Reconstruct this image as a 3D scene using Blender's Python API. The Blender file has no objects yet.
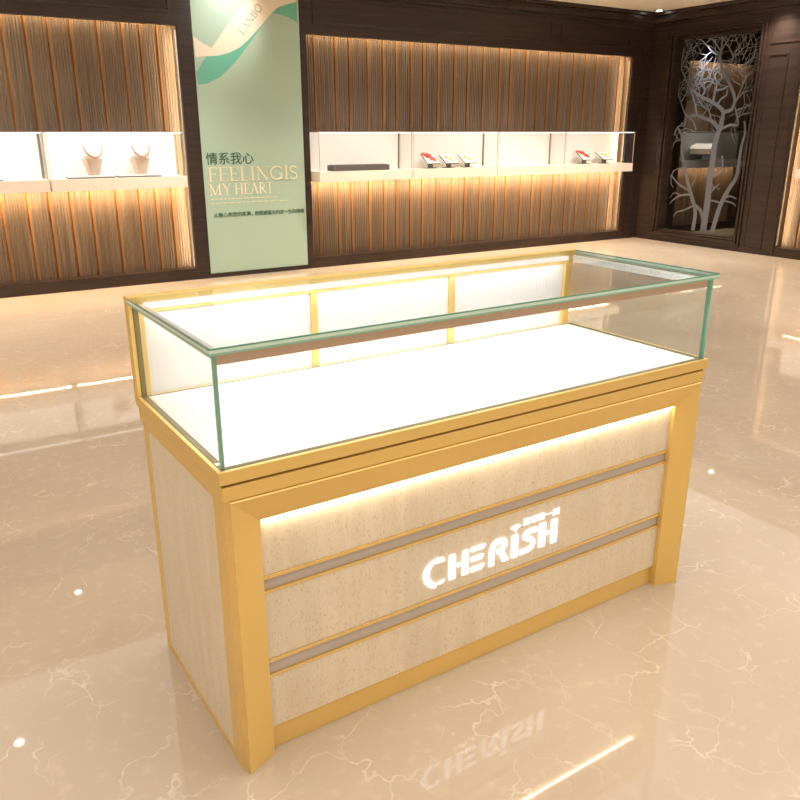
import bpy, bmesh, math, random
from mathutils import Vector, Matrix, Euler
random.seed(7)
sc = bpy.context.scene
COL = sc.collection
PI = math.pi

# ------------------------------------------------------------------ materials
def _nodes(name):
    m = bpy.data.materials.new(name); m.use_nodes = True
    nt = m.node_tree
    return m, nt, nt.nodes['Principled BSDF']

def mat(name, col, rough=0.5, metal=0.0, spec=0.5, coat=0.0):
    m, nt, b = _nodes(name)
    b.inputs['Base Color'].default_value = (*col, 1)
    b.inputs['Roughness'].default_value = rough
    b.inputs['Metallic'].default_value = metal
    b.inputs['Specular IOR Level'].default_value = spec
    b.inputs['Coat Weight'].default_value = coat
    return m

def emit(name, col, strength):
    m = bpy.data.materials.new(name); m.use_nodes = True
    nt = m.node_tree; nt.nodes.clear()
    e = nt.nodes.new('ShaderNodeEmission'); o = nt.nodes.new('ShaderNodeOutputMaterial')
    e.inputs['Color'].default_value = (*col, 1); e.inputs['Strength'].default_value = strength
    nt.links.new(e.outputs[0], o.inputs[0])
    return m

def N(nt, t, **kw):
    n = nt.nodes.new(t)
    for k, v in kw.items():
        if hasattr(n, k): setattr(n, k, v)
        else: n.inputs[k].default_value = v
    return n

def coords(nt, scale, rot=(0, 0, 0)):
    tc = N(nt, 'ShaderNodeTexCoord'); mp = N(nt, 'ShaderNodeMapping')
    mp.inputs['Scale'].default_value = scale; mp.inputs['Rotation'].default_value = rot
    nt.links.new(tc.outputs['Object'], mp.inputs['Vector'])
    return mp.outputs[0]

def ramp(nt, fac, stops):
    r = N(nt, 'ShaderNodeValToRGB')
    el = r.color_ramp.elements
    while len(el) < len(stops): el.new(0.5)
    for e, (p, c) in zip(el, stops):
        e.position = p; e.color = (*c, 1) if len(c) == 3 else c
    nt.links.new(fac, r.inputs[0])
    return r.outputs[0]

def mixc(nt, fac, a, b, mode='MIX'):
    n = N(nt, 'ShaderNodeMix', data_type='RGBA', blend_type=mode)
    for s, v in ((0, fac), (6, a), (7, b)):
        if hasattr(v, 'is_output'): nt.links.new(v, n.inputs[s])
        else: n.inputs[s].default_value = v if s == 0 else (*v, 1)
    return n.outputs[2]

def wood_mat(name, c1, c2, scale, rough=0.4, spec=0.4):
    m, nt, b = _nodes(name)
    v = coords(nt, scale)
    n = N(nt, 'ShaderNodeTexNoise'); n.inputs['Scale'].default_value = 1.0
    n.inputs['Detail'].default_value = 5; n.inputs['Roughness'].default_value = .65
    nt.links.new(v, n.inputs['Vector'])
    nt.links.new(ramp(nt, n.outputs['Fac'], [(.32, c1), (.68, c2)]), b.inputs['Base Color'])
    b.inputs['Roughness'].default_value = rough
    b.inputs['Specular IOR Level'].default_value = spec
    return m

def marble_mat():
    m, nt, b = _nodes('polished_beige_marble')
    v = coords(nt, (1, 1, 1))
    big = N(nt, 'ShaderNodeTexNoise'); big.inputs['Scale'].default_value = 1.7; big.inputs['Detail'].default_value = 6
    nt.links.new(v, big.inputs['Vector'])
    base = ramp(nt, big.outputs['Fac'], [(.3, FLOOR1), (.7, FLOOR2)])
    # thin pale veins: edges of warped cells, masked so that only some show
    wn = N(nt, 'ShaderNodeTexNoise'); wn.inputs['Scale'].default_value = 3.2; wn.inputs['Detail'].default_value = 5
    nt.links.new(v, wn.inputs['Vector'])
    add = N(nt, 'ShaderNodeMixRGB', blend_type='LINEAR_LIGHT'); add.inputs[0].default_value = .20
    nt.links.new(v, add.inputs[1]); nt.links.new(wn.outputs['Color'], add.inputs[2])
    wn.inputs['Roughness'].default_value = .52
    vo = N(nt, 'ShaderNodeTexVoronoi', feature='DISTANCE_TO_EDGE'); vo.inputs['Scale'].default_value = 6.4
    nt.links.new(add.outputs[0], vo.inputs['Vector'])
    vein = ramp(nt, vo.outputs['Distance'], [(0.0, (1, 1, 1)), (.020, (0, 0, 0))])
    mk = N(nt, 'ShaderNodeTexNoise'); mk.inputs['Scale'].default_value = 5.5; mk.inputs['Detail'].default_value = 5
    nt.links.new(v, mk.inputs['Vector'])
    mask = ramp(nt, mk.outputs['Fac'], [(.46, (0, 0, 0)), (.66, (.85, .85, .85))])
    mul = N(nt, 'ShaderNodeMath', operation='MULTIPLY')
    nt.links.new(vein, mul.inputs[0]); nt.links.new(mask, mul.inputs[1])
    c = mixc(nt, mul.outputs[0], base, (.80, .70, .57))
    # fine sugary flecks
    fl = N(nt, 'ShaderNodeTexNoise'); fl.inputs['Scale'].default_value = 26; fl.inputs['Detail'].default_value = 4
    nt.links.new(v, fl.inputs['Vector'])
    c2 = mixc(nt, ramp(nt, fl.outputs['Fac'], [(.56, (0, 0, 0)), (.78, (.32, .32, .32))]), c, (.80, .66, .49))
    nt.links.new(c2, b.inputs['Base Color'])
    b.inputs['Roughness'].default_value = .03
    b.inputs['Specular IOR Level'].default_value = .55
    return m

def stone_mat():
    m, nt, b = _nodes('beige_travertine')
    v = coords(nt, (14, 14, 2.2))
    n = N(nt, 'ShaderNodeTexNoise'); n.inputs['Scale'].default_value = 2.2; n.inputs['Detail'].default_value = 7
    nt.links.new(v, n.inputs['Vector'])
    base = ramp(nt, n.outputs['Fac'], [(.3, STONE1), (.7, STONE2)])
    # slabs about 11 cm wide, each a touch lighter or darker
    tc = N(nt, 'ShaderNodeTexCoord'); sp = N(nt, 'ShaderNodeSeparateXYZ')
    nt.links.new(tc.outputs['Object'], sp.inputs[0])
    mu = N(nt, 'ShaderNodeMath', operation='MULTIPLY'); mu.inputs[1].default_value = 9.3
    fl = N(nt, 'ShaderNodeMath', operation='FLOOR')
    wn = N(nt, 'ShaderNodeTexWhiteNoise', noise_dimensions='1D')
    nt.links.new(sp.outputs[0], mu.inputs[0]); nt.links.new(mu.outputs[0], fl.inputs[0]); nt.links.new(fl.outputs[0], wn.inputs['W'])
    slab = ramp(nt, wn.outputs['Value'], [(0, (.93, .93, .92)), (1, (1, 1, 1))])
    c = mixc(nt, 1.0, base, slab, 'MULTIPLY')
    # small pits
    v2 = coords(nt, (190, 190, 80))
    p = N(nt, 'ShaderNodeTexNoise'); p.inputs['Scale'].default_value = 1.6; p.inputs['Detail'].default_value = 2
    nt.links.new(v2, p.inputs['Vector'])
    c = mixc(nt, ramp(nt, p.outputs['Fac'], [(.58, (0, 0, 0)), (.74, (.6, .6, .6))]), c, (.50, .36, .22))
    nt.links.new(c, b.inputs['Base Color'])
    b.inputs['Roughness'].default_value = .45
    return m

def glass_mat(name, tint=(.985, .995, .99), refl=1.0):
    m = bpy.data.materials.new(name); m.use_nodes = True
    nt = m.node_tree; nt.nodes.clear()
    t = N(nt, 'ShaderNodeBsdfTransparent'); t.inputs[0].default_value = (*tint, 1)
    g = N(nt, 'ShaderNodeBsdfGlossy'); g.inputs['Roughness'].default_value = .0
    # Schlick reflectance, the same from both sides of the sheet
    lw = N(nt, 'ShaderNodeLayerWeight'); lw.inputs['Blend'].default_value = .5
    f = N(nt, 'ShaderNodeMath', operation='POWER'); f.inputs[1].default_value = 5
    nt.links.new(lw.outputs['Facing'], f.inputs[0])
    mu = N(nt, 'ShaderNodeMath', operation='MULTIPLY_ADD'); mu.inputs[1].default_value = .7*refl; mu.inputs[2].default_value = .025*refl
    mx = N(nt, 'ShaderNodeMixShader'); o = N(nt, 'ShaderNodeOutputMaterial')
    nt.links.new(f.outputs[0], mu.inputs[0]); nt.links.new(mu.outputs[0], mx.inputs[0])
    nt.links.new(t.outputs[0], mx.inputs[1]); nt.links.new(g.outputs[0], mx.inputs[2]); nt.links.new(mx.outputs[0], o.inputs[0])
    return m

# ------------------------------------------------------------------ mesh helpers
class MB:
    def __init__(self): self.bm = bmesh.new()
    def box(self, x0, x1, y0, y1, z0, z1, bev=0.0, mi=0):
        vs = [self.bm.verts.new(p) for p in ((x0,y0,z0),(x1,y0,z0),(x1,y1,z0),(x0,y1,z0),(x0,y0,z1),(x1,y0,z1),(x1,y1,z1),(x0,y1,z1))]
        fs = [self.bm.faces.new([vs[i] for i in q]) for q in ((3,2,1,0),(4,5,6,7),(0,1,5,4),(1,2,6,5),(2,3,7,6),(3,0,4,7))]
        for f in fs: f.material_index = mi
        if bev:
            es = list({e for f in fs for e in f.edges})
            bmesh.ops.bevel(self.bm, geom=es, offset=bev, segments=2, affect='EDGES', profile=.6)
        return self
    def pane(self, x0, x1, y0, y1, z0, z1, axis, green=None):
        """a sheet of glass: faces across `axis` get slot 0, the cut edges slot 1 (only those named in green, if given)"""
        n0 = len(self.bm.faces); self.bm.faces.ensure_lookup_table()
        self.box(x0, x1, y0, y1, z0, z1)
        self.bm.faces.ensure_lookup_table(); self.bm.normal_update()
        for f in self.bm.faces[n0:]:
            f.material_index = 0 if abs(f.normal[axis]) > .9 else 1
            if green is not None and f.material_index:
                k = max(range(3), key=lambda i: abs(f.normal[i]))
                if ('+' if f.normal[k] > 0 else '-') + 'xyz'[k] not in green: f.material_index = 0
        return self
    def slab_glass(self, x0, x1, y0, y1, zs):
        """horizontal sheet whose polished edge shows bands, on the front and the two ends"""
        ring = [[self.bm.verts.new(p) for p in ((x0, y1, z), (x0, y0, z), (x1, y0, z), (x1, y1, z))] for z in zs]
        for i in range(len(zs)-1):
            for k in range(3):
                f = self.bm.faces.new((ring[i][k], ring[i][k+1], ring[i+1][k+1], ring[i+1][k])); f.material_index = 1 + i
            f = self.bm.faces.new((ring[i][3], ring[i][0], ring[i+1][0], ring[i+1][3]))
        self.bm.faces.new(ring[0][::-1]); self.bm.faces.new(ring[-1])
        return self
    def prism(self, pts, f0, f1):
        """polygon pts (2-D) swept between two maps f0(p), f1(p) -> 3-D"""
        a = [self.bm.verts.new(f0(p)) for p in pts]; b = [self.bm.verts.new(f1(p)) for p in pts]
        n = len(pts)
        self.bm.faces.new(a); self.bm.faces.new(b[::-1])
        for i in range(n): self.bm.faces.new((a[i], b[i], b[(i+1) % n], a[(i+1) % n]))
        return self
    def stroke(self, pts, w0, w1, f0, f1):
        """a tapering ribbon along 2-D pts, swept between two maps"""
        P = [Vector(p) for p in pts]; n = len(P)
        L, R = [], []
        for i, p in enumerate(P):
            d = (P[min(i+1, n-1)] - P[max(i-1, 0)])
            if d.length < 1e-9: d = Vector((1, 0))
            d.normalize(); nn = Vector((-d.y, d.x))
            w = (w0 + (w1 - w0)*i/max(1, n-1))/2
            L.append(p + nn*w); R.append(p - nn*w)
        return self.prism(L + R[::-1], f0, f1)
    def lathe(self, prof, c=(0, 0, 0), seg=24, sx=1, sy=1):
        rings = []
        for r, z in prof:
            rings.append([self.bm.verts.new((c[0]+sx*r*math.cos(2*PI*k/seg), c[1]+sy*r*math.sin(2*PI*k/seg), c[2]+z)) for k in range(seg)])
        for a, b in zip(rings, rings[1:]):
            for k in range(seg): self.bm.faces.new((a[k], a[(k+1) % seg], b[(k+1) % seg], b[k]))
        self.bm.faces.new(rings[0][::-1]); self.bm.faces.new(rings[-1])
        return self
    def tube(self, pts, r, seg=8):
        P = [Vector(p) for p in pts]; rings = []
        for i, p in enumerate(P):
            d = (P[min(i+1, len(P)-1)] - P[max(i-1, 0)]).normalized()
            q = d.to_track_quat('Z', 'Y')
            rings.append([self.bm.verts.new(p + q @ Vector((r*math.cos(2*PI*k/seg), r*math.sin(2*PI*k/seg), 0))) for k in range(seg)])
        for a, b in zip(rings, rings[1:]):
            for k in range(seg): self.bm.faces.new((a[k], a[(k+1) % seg], b[(k+1) % seg], b[k]))
        self.bm.faces.new(rings[0][::-1]); self.bm.faces.new(rings[-1])
        return self
    def xform(self, M):
        bmesh.ops.transform(self.bm, matrix=M, verts=self.bm.verts[:]); return self
    def build(self, name, mats, parent=None, smooth=False):
        me = bpy.data.meshes.new(name)
        bmesh.ops.recalc_face_normals(self.bm, faces=self.bm.faces[:])
        self.bm.to_mesh(me); self.bm.free()
        for m in (mats if isinstance(mats, (list, tuple)) else [mats]): me.materials.append(m)
        if smooth:
            for p in me.polygons: p.use_smooth = True
        o = bpy.data.objects.new(name, me); COL.objects.link(o)
        if parent: o.parent = parent
        return o

def empty(name, loc, label, cat, group=None, rz=0):
    o = bpy.data.objects.new(name, None); COL.objects.link(o)
    o.empty_display_size = .1
    o.location = loc; o.rotation_euler = (0, 0, rz)
    o['label'] = label; o['category'] = cat
    if group: o['group'] = group
    return o
def tag(o, label, cat, group=None):
    o['label'] = label; o['category'] = cat
    if group: o['group'] = group
    return o
def struct(o): o['kind'] = 'structure'; return o

def area(name, loc, target, sx, sy, power, col, parent=None, spread=PI):
    l = bpy.data.lights.new(name, 'AREA'); l.shape = 'RECTANGLE'; l.size = sx; l.size_y = sy
    l.energy = power; l.color = col; l.spread = spread
    o = bpy.data.objects.new(name, l); COL.objects.link(o); o.location = loc
    d = Vector(target) - Vector(loc)
    # keep the long side (local X) along world X unless told otherwise
    z = -d.normalized(); x = Vector(AX)
    x = (x - z*x.dot(z)).normalized(); y = z.cross(x)
    o.rotation_euler = Matrix((x, y, z)).transposed().to_euler()
    if parent: o.parent = parent
    return o
AX = (1, 0, 0)
def spot(name, loc, target, power, col, angle, blend=.6, radius=.03, parent=None):
    l = bpy.data.lights.new(name, 'SPOT'); l.energy = power; l.color = col
    l.spot_size = math.radians(angle); l.spot_blend = blend; l.shadow_soft_size = radius
    o = bpy.data.objects.new(name, l); COL.objects.link(o); o.location = loc
    d = Vector(target) - Vector(loc)
    o.rotation_euler = d.to_track_quat('-Z', 'Y').to_euler()
    if parent: o.parent = parent
    return o

def text_obj(name, body, x0, x1, z0, z1, fmap, depth, m, parent, shear=0.0, keep=False):
    """writing fitted to the rectangle x0..x1, z0..z1 of a 2-D plane; fmap(x, z, d) -> 3-D"""
    cu = bpy.data.curves.new(name, 'FONT'); cu.body = body; cu.shear = shear
    cu.extrude = .05; cu.resolution_u = 3
    t = bpy.data.objects.new(name, cu); COL.objects.link(t)
    bpy.context.view_layer.update()
    dg = bpy.context.evaluated_depsgraph_get()
    me = bpy.data.meshes.new_from_object(t.evaluated_get(dg))
    bpy.data.objects.remove(t); bpy.data.curves.remove(cu)
    xs = [v.co.x for v in me.vertices]; ys = [v.co.y for v in me.vertices]
    ax, bx, ay, by = min(xs), max(xs), min(ys), max(ys)
    for v in me.vertices:
        v.co = Vector(fmap(x0 + (v.co.x-ax)/(bx-ax)*(x1-x0), z0 + (v.co.y-ay)/(by-ay)*(z1-z0), depth if v.co.z > 0 else 0))
    me.name = name; me.materials.clear(); me.materials.append(m)
    o = bpy.data.objects.new(name, me); COL.objects.link(o); o.parent = parent
    return o
CEIL_W, EXPO = 142, 0.10
TREE=[
(0.1213,0.0738,[(4.885, 0.159), (4.872, 0.471), (4.879, 0.711), (4.87, 0.908), (4.869, 1.141), (4.842, 1.276), (4.819, 1.351), (4.81, 1.445)]),
(0.0745,0.0319,[(5.032, 0.159), (5.025, 0.377), (5.117, 0.576), (5.21, 0.775), (5.26, 0.895), (5.322, 1.075), (5.336, 1.215), (5.418, 1.335), (5.472, 1.255)]),
(0.0478,0.0690,[(5.049, 0.458), (4.961, 0.403), (4.894, 0.286), (4.868, 0.165)]),
(0.0838,0.0262,[(4.758, 0.166), (4.694, 0.464), (4.617, 0.646), (4.527, 0.806), (4.52, 0.977), (4.512, 1.165), (4.49, 1.276), (4.522, 1.405)]),
(0.0373,0.0133,[(5.143, 0.615), (5.314, 0.688), (5.417, 0.766), (5.46, 0.785)]),
(0.0373,0.0133,[(5.105, 0.577), (5.269, 0.556), (5.367, 0.498), (5.414, 0.452)]),
(0.0319,0.0106,[(5.044, 0.458), (5.193, 0.385), (5.294, 0.356), (5.339, 0.299)]),
(0.0242,0.0081,[(5.269, 0.556), (5.365, 0.582), (5.423, 0.515)]),
(0.0240,0.0080,[(5.159, 0.655), (5.22, 0.795)]),
(0.0240,0.0107,[(5.119, 0.678), (5.052, 0.822)]),
(0.0312,0.0156,[(4.689, 0.504), (4.812, 0.525), (4.904, 0.489)]),
(0.0364,0.0156,[(4.683, 0.544), (4.585, 0.59), (4.489, 0.567)]),
(0.0259,0.0130,[(4.647, 0.536), (4.527, 0.515), (4.48, 0.483)]),
(0.0262,0.0079,[(4.866, 0.592), (4.787, 0.676), (4.735, 0.728)]),
(0.0183,0.0078,[(4.809, 0.665), (4.843, 0.732)]),
(0.0183,0.0078,[(4.792, 0.68), (4.724, 0.66)]),
(0.0472,0.0262,[(4.864, 0.791), (4.775, 0.834), (4.728, 0.913), (4.75, 1.028)]),
(0.0241,0.0080,[(5.265, 0.895), (5.389, 0.85), (5.457, 0.764)]),
(0.0217,0.0081,[(5.415, 0.849), (5.435, 0.703), (5.387, 0.643)]),
(0.0242,0.0108,[(5.336, 1.215), (5.434, 1.174), (5.505, 1.113)]),
(0.0243,0.0108,[(5.349, 1.394), (5.418, 1.335), (5.448, 1.275), (5.357, 1.175)]),
(0.0679,0.0313,[(4.814, 1.289), (4.885, 1.365), (4.963, 1.414), (5.063, 1.443), (5.165, 1.474), (5.289, 1.466), (5.34, 1.506)]),
(0.0679,0.0313,[(4.813, 1.327), (4.807, 1.496), (4.893, 1.573), (4.994, 1.623), (5.122, 1.674), (5.281, 1.756), (5.339, 1.816)]),
(0.0574,0.0261,[(4.801, 1.505), (4.702, 1.531), (4.679, 1.641), (4.766, 1.79), (4.851, 1.903), (4.931, 2.054), (4.935, 2.18), (4.933, 2.288)]),
(0.0264,0.0106,[(4.934, 2.144), (5.044, 2.261), (5.076, 2.318)]),
(0.0317,0.0106,[(4.939, 2.1), (5.051, 2.153), (5.199, 2.275), (5.27, 2.354)]),
(0.0237,0.0106,[(4.929, 2.171), (4.842, 2.28), (4.826, 2.322)]),
(0.0211,0.0079,[(4.94, 2.109), (5.011, 2.168)]),
(0.0235,0.0078,[(4.773, 1.809), (4.802, 1.937), (4.766, 2.078), (4.83, 2.172), (4.905, 2.25)]),
(0.0235,0.0078,[(4.766, 2.078), (4.666, 2.142), (4.658, 2.229)]),
(0.0369,0.0132,[(4.969, 1.609), (4.951, 1.724), (4.939, 1.798), (4.976, 1.892), (4.95, 1.946)]),
(0.0316,0.0158,[(4.941, 1.739), (4.85, 1.748), (4.775, 1.781)]),
(0.0315,0.0131,[(4.894, 1.582), (4.857, 1.646), (4.794, 1.681), (4.793, 1.745)]),
(0.0320,0.0107,[(5.162, 1.483), (5.244, 1.678), (5.339, 1.816), (5.418, 1.934), (5.487, 2.005), (5.499, 2.149), (5.459, 2.222)]),
(0.0418,0.0183,[(4.808, 1.323), (4.699, 1.364), (4.597, 1.363), (4.625, 1.465), (4.66, 1.549)]),
(0.0233,0.0104,[(4.669, 1.604), (4.594, 1.692), (4.491, 1.724)]),
(0.0233,0.0103,[(4.654, 1.512), (4.549, 1.546), (4.475, 1.562)]),
(0.0206,0.0077,[(4.62, 1.438), (4.559, 1.473), (4.496, 1.49)]),
(0.0207,0.0078,[(4.652, 1.64), (4.606, 1.765), (4.576, 1.853), (4.479, 1.918)]),
(0.0266,0.0133,[(5.154, 1.309), (5.205, 1.407), (5.313, 1.457), (5.325, 1.368), (5.425, 1.349), (5.49, 1.249)]),
(0.0213,0.0107,[(5.163, 1.289), (5.294, 1.329), (5.391, 1.289)]),
(0.0237,0.0105,[(4.964, 1.423), (5.002, 1.519), (5.108, 1.578), (5.183, 1.676), (5.281, 1.756)]),
(0.0185,0.0079,[(4.99, 1.594), (5.02, 1.557), (4.973, 1.48)]),
(0.0213,0.0080,[(5.122, 1.674), (5.097, 1.748), (5.171, 1.846), (5.056, 1.878)]),
(0.0189,0.0081,[(5.339, 1.816), (5.275, 1.889), (5.164, 1.958), (5.023, 1.968), (4.903, 1.943)]),
(0.0191,0.0082,[(5.478, 1.995), (5.428, 2.087), (5.366, 2.177), (5.43, 2.275)]),
(0.0190,0.0081,[(5.418, 1.934), (5.339, 1.987), (5.305, 2.098), (5.349, 2.232)]),
(0.0189,0.0081,[(5.345, 1.506), (5.413, 1.625), (5.478, 1.725), (5.435, 1.781)]),
(0.0189,0.0081,[(5.413, 1.625), (5.35, 1.72), (5.336, 1.796)]),
(0.0180,0.0077,[(4.572, 1.692), (4.544, 1.582)]),
(0.0181,0.0078,[(4.631, 1.784), (4.726, 1.824)]),
(0.0181,0.0078,[(4.649, 2.035), (4.603, 2.154), (4.58, 2.274)]),
(0.0182,0.0078,[(4.698, 1.931), (4.618, 1.98), (4.521, 2.044), (4.507, 2.216), (4.585, 2.309)]),
(0.0182,0.0078,[(4.666, 2.142), (4.747, 2.236), (4.713, 2.303)]),
(0.0155,0.0078,[(4.603, 2.154), (4.52, 2.165)]),
(0.0155,0.0077,[(4.576, 1.853), (4.673, 1.912), (4.732, 2.005)]),
(0.0159,0.0080,[(5.051, 2.153), (5.116, 2.121), (5.141, 2.049)]),
(0.0158,0.0079,[(4.931, 2.054), (4.827, 2.038)]),
(0.0158,0.0079,[(4.939, 1.798), (5.051, 1.84), (5.117, 1.806)]),
(0.0158,0.0079,[(4.939, 1.798), (4.889, 1.851)]),
]
RIBBON = [(2.5249, 2.4466), (2.4649, 2.3718), (2.3008, 2.1726), (2.1376, 1.9745), (2.0545, 2.0115), (1.9827, 2.0602), (1.9895, 1.8966), (2.0855, 1.9068), (2.1936, 1.9176), (2.2908, 1.9437), (2.3905, 1.9894), (2.4786, 2.0579), (2.5534, 2.1284), (2.6284, 2.1992), (2.7045, 2.2824), (2.7719, 2.3352), (2.8531, 2.3652), (2.9569, 2.3947), (2.9536, 2.4813)]
TEAL1 = [(2.0855, 1.9068), (2.1936, 1.9176), (2.2908, 1.9437), (2.3905, 1.9894), (2.4786, 2.0579), (2.5534, 2.1284), (2.712, 2.2889), (2.4911, 2.0344), (2.3852, 1.9141), (2.3106, 1.8381), (2.1937, 1.7427), (2.0812, 1.6907), (1.9931, 1.6761), (1.9886, 1.7779)]
TEAL2 = [(2.712, 2.2889), (2.7719, 2.3352), (2.8531, 2.3652), (2.9599, 2.3949), (2.958, 2.2262), (2.8772, 2.2638), (2.7907, 2.2823)]
# ------------------------------------------------------------------ palette (what the things are made of)
FLOOR1, FLOOR2 = (.52, .415, .305), (.585, .48, .365)
STONE1, STONE2 = (.80, .695, .53), (.87, .775, .62)
M = {}
M['marble'] = marble_mat()
M['stone'] = stone_mat()
M['gold'] = mat('satin_gold', (.88, .63, .22), .38, .5)
M['gold_bright'] = mat('gold_trim_and_chamfer_highlight', (.95, .70, .28), .22, .85)  # gold of the channel trims, also painted on the frame chamfer as its highlight
M['gold_dark'] = mat('gold_shadow_gap', (.38, .20, .05), .45, .6)
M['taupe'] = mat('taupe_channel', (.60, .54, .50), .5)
M['white'] = mat('white_lacquer', (.88, .87, .85), .35)
M['deck'] = mat('white_deck', (.90, .90, .89), .25)
M['dark_wood'] = wood_mat('dark_walnut', (.018, .010, .0075), (.045, .026, .019), (1.2, 1.2, 26), .42)
M['dark_trim'] = wood_mat('dark_walnut_trim', (.019, .0105, .008), (.046, .027, .0195), (2, 2, 20), .3)
M['flute'] = wood_mat('fluted_oak', (.105, .072, .048), (.195, .138, .093), (26, 26, 1.1), .5)
M['flute_groove'] = wood_mat('fluted_oak_joint', (.17, .075, .022), (.30, .14, .045), (26, 26, 1.1), .5)
M['ceiling'] = mat('cream_ceiling_paint', (.86, .79, .67), .8)
M['cream_wall'] = mat('cream_wall_paint', (.72, .60, .46), .7)
M['shelf'] = mat('cream_shelf_lacquer', (.90, .80, .69), .4)
M['clear'] = glass_mat('clear_glass')
M['clear_low'] = glass_mat('clear_case_glass', (.99, .99, .985), .5)
M['edge'] = mat('green_glass_edge', (.26, .54, .42), .12, 0, .6)
M['edge_soft'] = mat('pale_glass_edge', (.52, .44, .36), .2, 0, .6)
M['seam'] = mat('brown_glass_seam', (.66, .45, .33), .3)
M['edge_dark'] = mat('deep_green_glass_edge', (.12, .36, .27), .12, 0, .6)
M['edge_pale'] = mat('pale_green_glass_edge', (.60, .80, .70), .08, 0, .6)
M['seal'] = mat('dark_olive_seal', (.16, .14, .06), .5)
M['led_line'] = emit('linear_light_lens', (1, .93, .82), 1.0)
M['chrome'] = mat('satin_steel', (.75, .75, .73), .25, .9)
M['poster'] = mat('pale_green_print', (.39, .53, .43), .45)
M['cream_print'] = mat('cream_print', (.80, .70, .56), .5)
M['teal_print'] = mat('teal_print', (.13, .45, .33), .5)
M['dark_green_ink'] = mat('dark_green_ink', (.025, .10, .06), .5)
M['pale_ink'] = mat('pale_gold_ink', (.74, .70, .50), .5)
M['cream_ink'] = mat('cream_ink', (.84, .74, .58), .5)
M['grey_ink'] = mat('grey_ink', (.36, .36, .28), .5)
M['led'] = emit('led_white', (1, .96, .90), 6.0)
M['led_warm'] = emit('led_warm', (1, .82, .55), 7.0)
M['led_soft'] = emit('led_soft_warm', (1, .66, .36), .7)
M['lamp'] = emit('downlight_lens', (1, .94, .82), 14.0)
M['sign'] = emit('lit_sign_letters', (1, .99, .97), 2.3)
M['bust_base'] = mat('beige_bust_leather', (.56, .45, .36), .6)
M['bust'] = mat('ivory_bust_fabric', (.86, .82, .77), .7)
M['rose_gold'] = mat('rose_gold', (.40, .15, .08), .4, .2)
M['led_case'] = emit('case_light_strip', (1, .98, .94), 1.8)
M['sign_small'] = emit('lit_small_letters', (1, .99, .97), 1.15)
M['dark_edge'] = mat('dark_blue_grey', (.07, .08, .12), .4)
M['grey_box'] = mat('grey_leatherette', (.105, .09, .085), .6)
M['card'] = mat('white_card', (.86, .84, .80), .5)
M['card_rim'] = mat('dark_card_rim', (.12, .09, .06), .4)
M['stand_grey'] = mat('grey_acrylic', (.14, .14, .15), .3)
M['red'] = mat('red_enamel', (.62, .05, .05), .35)
M['yellow'] = mat('yellow_gold_motif', (.70, .52, .14), .35, .3)
def etch_mat():
    m = bpy.data.materials.new('etched_frost'); m.use_nodes = True
    nt = m.node_tree; nt.nodes.clear()
    d = N(nt, 'ShaderNodeBsdfDiffuse'); d.inputs[0].default_value = (.26, .265, .28, 1)
    t = N(nt, 'ShaderNodeBsdfTranslucent'); t.inputs[0].default_value = (.48, .49, .52, 1)
    c = N(nt, 'ShaderNodeBsdfTransparent')
    a = N(nt, 'ShaderNodeMixShader'); a.inputs[0].default_value = .45
    z = N(nt, 'ShaderNodeMixShader'); z.inputs[0].default_value = .30
    o = N(nt, 'ShaderNodeOutputMaterial')
    nt.links.new(d.outputs[0], a.inputs[1]); nt.links.new(t.outputs[0], a.inputs[2])
    nt.links.new(a.outputs[0], z.inputs[1]); nt.links.new(c.outputs[0], z.inputs[2]); nt.links.new(z.outputs[0], o.inputs[0])
    return m
M['etch'] = etch_mat()
M['black'] = mat('black_paint', (.012, .012, .014), .5)
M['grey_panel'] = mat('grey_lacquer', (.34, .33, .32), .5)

CAM = (-0.41711552, -1.28608178, 1.28973624)
YAW, PITCH, FPX = 0.560713509543679, 0.328766578495595, 785.70786
YB, XR, ZC = 5.833, 7.631, 2.627          # back wall face, right wall face, ceiling
SOF, PL = 2.135, .10                      # soffit height, plinth height
ND = .12                                  # niche depth

# ------------------------------------------------------------------ the room
struct(MB().box(-3.2, 10.4, -3.4, YB+.3, -.06, 0).build('floor', M['marble']))
struct(MB().box(-3.2, 10.4, -3.4, YB+.3, ZC, ZC+.06).build('ceiling', M['ceiling']))
b = MB()
b.box(-3.2, 10.4, YB+ND+.03, YB+ND+.09, 0, ZC)                 # backing
for x0, x1 in ((1.85, 1.975), (2.98, 3.04), (7.33, XR+.15), (XR+.15, 8.35), (9.66, 10.4)):
    b.box(x0, x1, YB, YB+ND+.03, 0, ZC)
for x0, x1 in ((-3.2, 1.85), (3.04, 7.33), (8.35, 9.66)):
    b.box(x0, x1, YB, YB+.05, SOF, ZC)                         # header board hiding the lamp above the niche
    b.box(x0, x1, YB+.05, YB+ND+.03, SOF+.12, ZC)
b.box(1.975, 2.98, YB+.03, YB+ND+.03, 0, ZC)                   # behind the poster
b.box(1.975, 2.98, YB+.0, YB+.03, 0, .038)
struct(b.build('wall_back', M['dark_wood']))
b = MB()
WY0, WY1, WZ0, WZ1 = 4.37, 5.48, .13, 2.32                     # window opening in the right wall
b.box(XR, XR+.15, WY1, YB, 0, ZC).box(XR, XR+.15, 3.87, WY0, 0, ZC)
b.box(XR, XR+.15, WY0, WY1, 0, WZ0).box(XR, XR+.15, WY0, WY1, WZ1, ZC)
b.box(XR+ND+.03, XR+ND+.06, -3.4, 3.87, 0, ZC)
b.box(XR, XR+.05, -3.4, 3.87, SOF, ZC).box(XR+.05, XR+ND+.03, -3.4, 3.87, SOF+.12, ZC)
struct(b.build('wall_right', M['dark_wood']))
struct(MB().box(-3.2, -3.1, -3.4, YB+.1, 0, ZC).build('wall_left', M['cream_wall']))
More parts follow.
